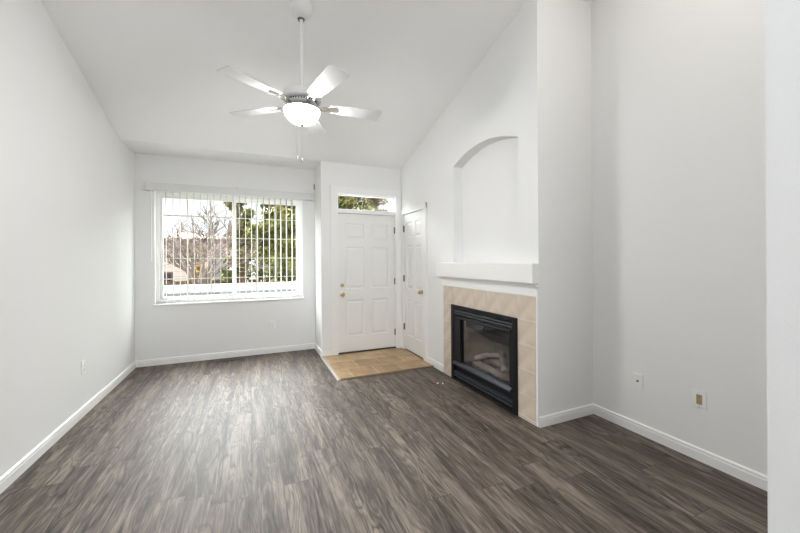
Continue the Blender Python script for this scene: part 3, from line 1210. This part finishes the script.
t = plate('power_outlet', 'white duplex power outlet low on the long left wall', 'outlet', (XL, 4.035, .438), PI / 2, .080, .122)
duplex(t, M_plate)
t = plate('power_outlet', 'white duplex power outlet below the big window', 'outlet', (.300, YW, .423), 0, .078, .122)
duplex(t, M_plate)
t = plate('power_outlet', 'white outlet plate with tan receptacle on the right wall', 'outlet', (XW, 1.367, .424), -PI / 2, .080, .118)
bm = B()
bevbox(bm, -.017, .017, -.0085, -.005, -.034, .034, .001)
rp = obj('receptacle', bm, M_almond, t)
rp['label'] = 'tan receptacle insert'
bm = B()
for s in (-1, 1):
    for dx in (-.0062, .0062):
        box(bm, dx - .0012, dx + .0012, -.0092, -.0084, s * .018 - .002, s * .018 + .007)
    box(bm, -.003, .003, -.0092, -.0084, s * .018 - .010, s * .018 - .006)
obj('slots', bm, M_slot, rp)
for s in (-1, 1):
    bm = B()
    lathe(bm, [(0, 0), (.003, 0), (.002, .0012), (0, .0014)], (0, -.006, s * .046), 12, Matrix.Rotation(PI / 2, 4, 'X'))
    obj('screw', bm, M_chrome, t)
t = plate('cable_wall_plate', 'white cable wall plate with one dark socket on the right wall', 'wall plate', (XW, 1.780, .420), -PI / 2, .080, .118)
bm = B()
lathe(bm, [(0, 0), (.008, 0), (.008, .003), (.0048, .004), (.0048, .012), (.002, .012), (.002, .009), (0, .009)], (0, -.006, 0), 18, Matrix.Rotation(PI / 2, 4, 'X'))
o = obj('coaxial_socket', bm, M_hinge, t)
o['label'] = 'dark metal coaxial socket'
t = plate('light_switch', 'white light switch plate on the narrow wall between window and front door', 'switch', (XA, 5.190, 1.213), -PI / 2, .075, .118)
bm = B()
prism(bm, [(-.005, -.010), (-.012, .006), (-.010, .009), (-.005, .009)], 'x', -.0045, .0045)
obj('toggle', bm, M_plate, t)

# floor register
reg = thing('floor_register', 'dark brown slotted floor register below the big window', 'floor vent', (-.285, 5.432, 0))
bm = B()
RL, RW = .290, .100
for q in ((-RL / 2, RL / 2, -RW / 2, -RW / 2 + .014), (-RL / 2, RL / 2, RW / 2 - .014, RW / 2), (-RL / 2, -RL / 2 + .014, -RW / 2 + .014, RW / 2 - .014), (RL / 2 - .014, RL / 2, -RW / 2 + .014, RW / 2 - .014)):
    box(bm, q[0], q[1], q[2], q[3], 0.0005, .006)
obj('register_frame', bm, M_vent, reg)
bm = B()
for k in range(15):
    x_ = -RL / 2 + .022 + k * .0176
    box(bm, x_ - .004, x_ + .004, -RW / 2 + .014, RW / 2 - .014, .001, .005)
obj('grille', bm, M_vent, reg)
bm = B()
box(bm, -RL / 2 + .01, RL / 2 - .01, -RW / 2 + .01, RW / 2 - .01, .0002, .0012)
obj('duct_opening', bm, M_slot, reg)

# two little white scraps lying on the planks by the hearth
for k, (px, py, rz, lab) in enumerate(((1.935, 3.415, .4, 'small white plastic scrap on the floor by the hearth, left of two'),
                                       (1.985, 3.385, 1.2, 'small white plastic scrap on the floor by the hearth, right of two'))):
    bm = B()
    prism(bm, [(-.014, -.006), (.010, -.009), (.015, .003), (.003, .008), (-.012, .006)], 'z', 0.0003, .005)
    prism(bm, [(-.004, -.004), (.005, -.005), (.007, .003), (-.003, .004)], 'z', .005, .009)
    o = obj('plastic_scrap', bm, M_plate)
    o.location = (px, py, 0)
    o.rotation_euler = (0, 0, rz)
    tag(o, lab, 'scrap', 'white scraps on the floor')

# small bracket on the wall above the right end of the blind
br = thing('wall_bracket', 'small white wall bracket above the right end of the blind', 'bracket', (.88, YW, 2.555))
bm = B()
bevbox(bm, -.06, .045, -.004, 0, -.022, .022, .001)
obj('mounting_plate', bm, M_plate, br)
bm = B()
bevbox(bm, .045, .054, -.05, 0, -.03, .05, .002)
o = obj('hook', bm, M_hinge, br)
o['label'] = 'dark metal hook'

# ------------------------------------------------------------------ outdoors
bm = B()
box(bm, -30, 30, YW + T, 40, -.72, -.62)
struct('ground', bm, M_grass)
bm = B()
box(bm, -6, 6, YW + T, 7.7, -.62, -.06)
struct('porch_slab', bm, M_paving)

pw_ = thing('porch_wall', 'low grey porch wall with a wide white cap outside the window', 'porch wall', (0, 7.3, -.06))
bm = B()
box(bm, -5.5, 2.2, 7.25, 7.40, 0, .70)
o = obj('wall_body', bm, M_stucco, pw_)
o.location = (0, -7.3, 0)
bm = B()
bevbox(bm, -5.5, 2.25, 7.19, 7.45, .885, 1.022, .008)
o = obj('cap_board', bm, M_cap, pw_)
o.location = (0, -7.3, .0)
bm = B()
box(bm, -5.5, 2.2, 7.27, 7.38, .70, .89)
o = obj('cap_shadow_board', bm, M_stucco, pw_)
o.location = (0, -7.3, 0)

sw = thing('porch_side_wall', 'white lap sided porch wall with corner board beyond the transom', 'porch wall', (2.62, 5.85, -.06))
bm = B()
box(bm, 0, .14, -.68, .62, 0, 3.4)
obj('siding', bm, M_siding2, sw)
bm = B()
bevbox(bm, -.02, .16, .62, .72, 0, 3.4, .004)
obj('corner_board', bm, M_cap, sw)

# neighbouring house
hs = thing('neighbouring_house', 'low pinkish beige house with brown eaves across the yard', 'house', (-3.6, 15.0, -.62))
bm = B()
box(bm, -6, 2.6, 0, 6, 0, 2.62)
obj('house_wall', bm, M_siding, hs)
bm = B()
prism(bm, [(-.6, 2.72), (-.6, 2.80), (3.0, 3.25), (6.6, 2.80), (6.6, 2.72)], 'x', -6.3, 3.0)
rf = obj('roof', bm, M_roof, hs)
bm = B()
box(bm, -6.3, 3.0, -.64, -.60, 2.62, 2.84)
obj('fascia', bm, M_fascia, rf)
for wx in (.15, .72, 1.75):
    bm = B()
    for q in ((wx - .25, wx + .25, 1.02, 1.08), (wx - .25, wx + .25, 1.56, 1.62), (wx - .25, wx - .19, 1.08, 1.56), (wx + .19, wx + .25, 1.08, 1.56)):
        box(bm, q[0], q[1], -.03, -.001, q[2], q[3])
    wf = obj('house_window', bm, M_siding2 if wx > 1 else M_fascia, hs)
    bm = B()
    box(bm, wx - .19, wx + .19, -.014, -.002, 1.08, 1.56)
    obj('window_pane', bm, M_winglass, wf)
bm = B()
bevbox(bm, 2.40, 2.72, -.9, -.62, 0, 2.62, .01)
obj('porch_post', bm, M_cap, hs)

# yard fence: boards on two rails
fn = thing('yard_fence', 'low brown board fence across the yard behind the porch wall', 'fence', (-1, 13.4, -.62))
bm = B()
x_ = -6.0
while x_ < 9.5:
    wv = .135
    box(bm, x_, x_ + wv, 0, .022, .05, 1.36 + random.uniform(-.015, .015))
    x_ += wv + .012
obj('fence_boards', bm, M_fence, fn)
bm = B()
for z in (.35, 1.15):
    box(bm, -6, 9.5, .022, .062, z, z + .09)
obj('rail', bm, M_fence, fn)
for k in range(7):
    bm = B()
    box(bm, -6 + k * 2.55, -5.9 + k * 2.55, .062, .15, 0, 1.4)
    obj('fence_post', bm, M_fence, fn)


def branch(bm, p, d, ln, r, depth, spread=.55):
    """recursive bare branches"""
    pts, rr = [Vector(p)], [r]
    q = Vector(p)
    dd = Vector(d).normalized()
    n = 4
    for k in range(n):
        dd = (dd + Vector((random.gauss(0, .13), random.gauss(0, .13), random.gauss(.04, .10)))).normalized()
        q = q + dd * ln / n
        pts.append(q.copy())
        rr.append(r * (1 - .35 * (k + 1) / n))
    tube(bm, pts, rr, 5 if depth < 3 else 4)
    if depth <= 0:
        return
    for k in range(random.choice((3, 3, 4))):
        i = random.randint(1, n)
        nd = (dd + Vector((random.gauss(0, spread), random.gauss(0, spread), random.gauss(.1, spread)))).normalized()
        branch(bm, pts[i], nd, ln * random.uniform(.55, .8), max(rr[i] * .72, .008), depth - 1, spread)


bt = thing('bare_tree', 'bare brown branching tree seen through the left half of the window', 'tree', (-1.05, 8.55, -.62))
bm = B()
tube(bm, [(0, 0, 0), (.04, 0, .8), (0, .03, 1.5)], [.13, .10, .085], 10)
obj('trunk', bm, M_bark, bt, smooth=True)
bm = B()
for dx, dy in ((-.6, .1), (.5, -.2), (.1, .6), (-.2, -.5), (.75, .3)):
    branch(bm, (0, .03, 1.45), (dx, dy, 1.0), .80, .05, 4)
obj('branches', bm, M_bark, bt)


def leaf_cloud(bm, centres, n, size, squash=.8):
    for _ in range(n):
        c, r = random.choice(centres)
        while True:
            v = Vector((random.uniform(-1, 1), random.uniform(-1, 1), random.uniform(-1, 1)))
            if v.length < 1:
                break
        v = v.normalized() * (v.length ** .5) * r
        v.z *= squash
        p = Vector(c) + v
        a_ = Vector((random.gauss(0, 1), random.gauss(0, 1), random.gauss(0, 1))).normalized()
        b_ = a_.orthogonal().normalized()
        s = size * random.uniform(.6, 1.5)
        w2 = s * .5
        q = [p - a_ * s, p - b_ * w2, p + a_ * s, p + b_ * w2]
        bm.faces.new([bm.verts.new(x) for x in q])


def leafy_tree(name, label, loc, h, r, mat, n, nclump, trunk_r=.13, size=.062, base=.9, group='trees beyond the porch'):
    t = thing(name, label, 'tree', loc, 0, group)
    bm = B()
    tube(bm, [(0, 0, 0), (.05, 0, h * .3), (-.03, .04, h * .6), (0, 0, h * .92)], [trunk_r, trunk_r * .85, trunk_r * .55, .02], 10)
    for k in range(9):
        z = base + (h - base) * (k + .5) / 10
        a_ = random.uniform(0, 2 * PI)
        tube(bm, [(0, 0, z), (math.cos(a_) * r * .4, math.sin(a_) * r * .4, z + .12), (math.cos(a_) * r * .8, math.sin(a_) * r * .8, z + .15)], [.035, .022, .008], 6)
    obj('trunk', bm, M_trunk, t, smooth=True)
    cs = []
    for k in range(nclump):
        f = (k + .5) / nclump
        z = base + (h - base) * f
        rr = r * (1.0 - .38 * f)
        a_ = random.uniform(0, 2 * PI)
        d_ = rr * random.uniform(.2, .8)
        cs.append(((math.cos(a_) * d_, math.sin(a_) * d_, z), rr * random.uniform(.32, .55)))
    bm = B()
    leaf_cloud(bm, cs, n, size)
    f_ = obj('foliage', bm, mat, t)
    f_['kind'] = 'stuff'
    return t


leafy_tree('evergreen_tree', 'green evergreen tree with thick trunk behind the right half of the window', (.75, 10.5, -.62), 4.1, .98, M_leaf, 12000, 60, .17)
leafy_tree('evergreen_tree', 'olive green tree standing directly right of the window mullion', (-.30, 12.0, -.62), 4.2, .60, M_leaf, 6500, 34)
leafy_tree('autumn_tree', 'yellowing tree behind the evergreen at the right of the window', (1.15, 12.2, -.62), 4.3, .7, M_leaf2, 7500, 40)
leafy_tree('leafy_tree', 'mixed green and brown tree seen through the left of the transom', (2.55, 9.3, -.62), 4.4, .75, M_leaf, 8000, 40)
leafy_tree('brushy_tree', 'thin brownish tree seen through the middle of the transom', (3.72, 10.95, -.62), 4.9, .80, M_leaf3, 8000, 40)
leafy_tree('garden_shrub', 'small olive shrub beside the bare tree trunk behind the porch wall', (-1.4, 12.6, -.62), 2.0, .40, M_leaf2, 2000, 14, .05, .045, .5)
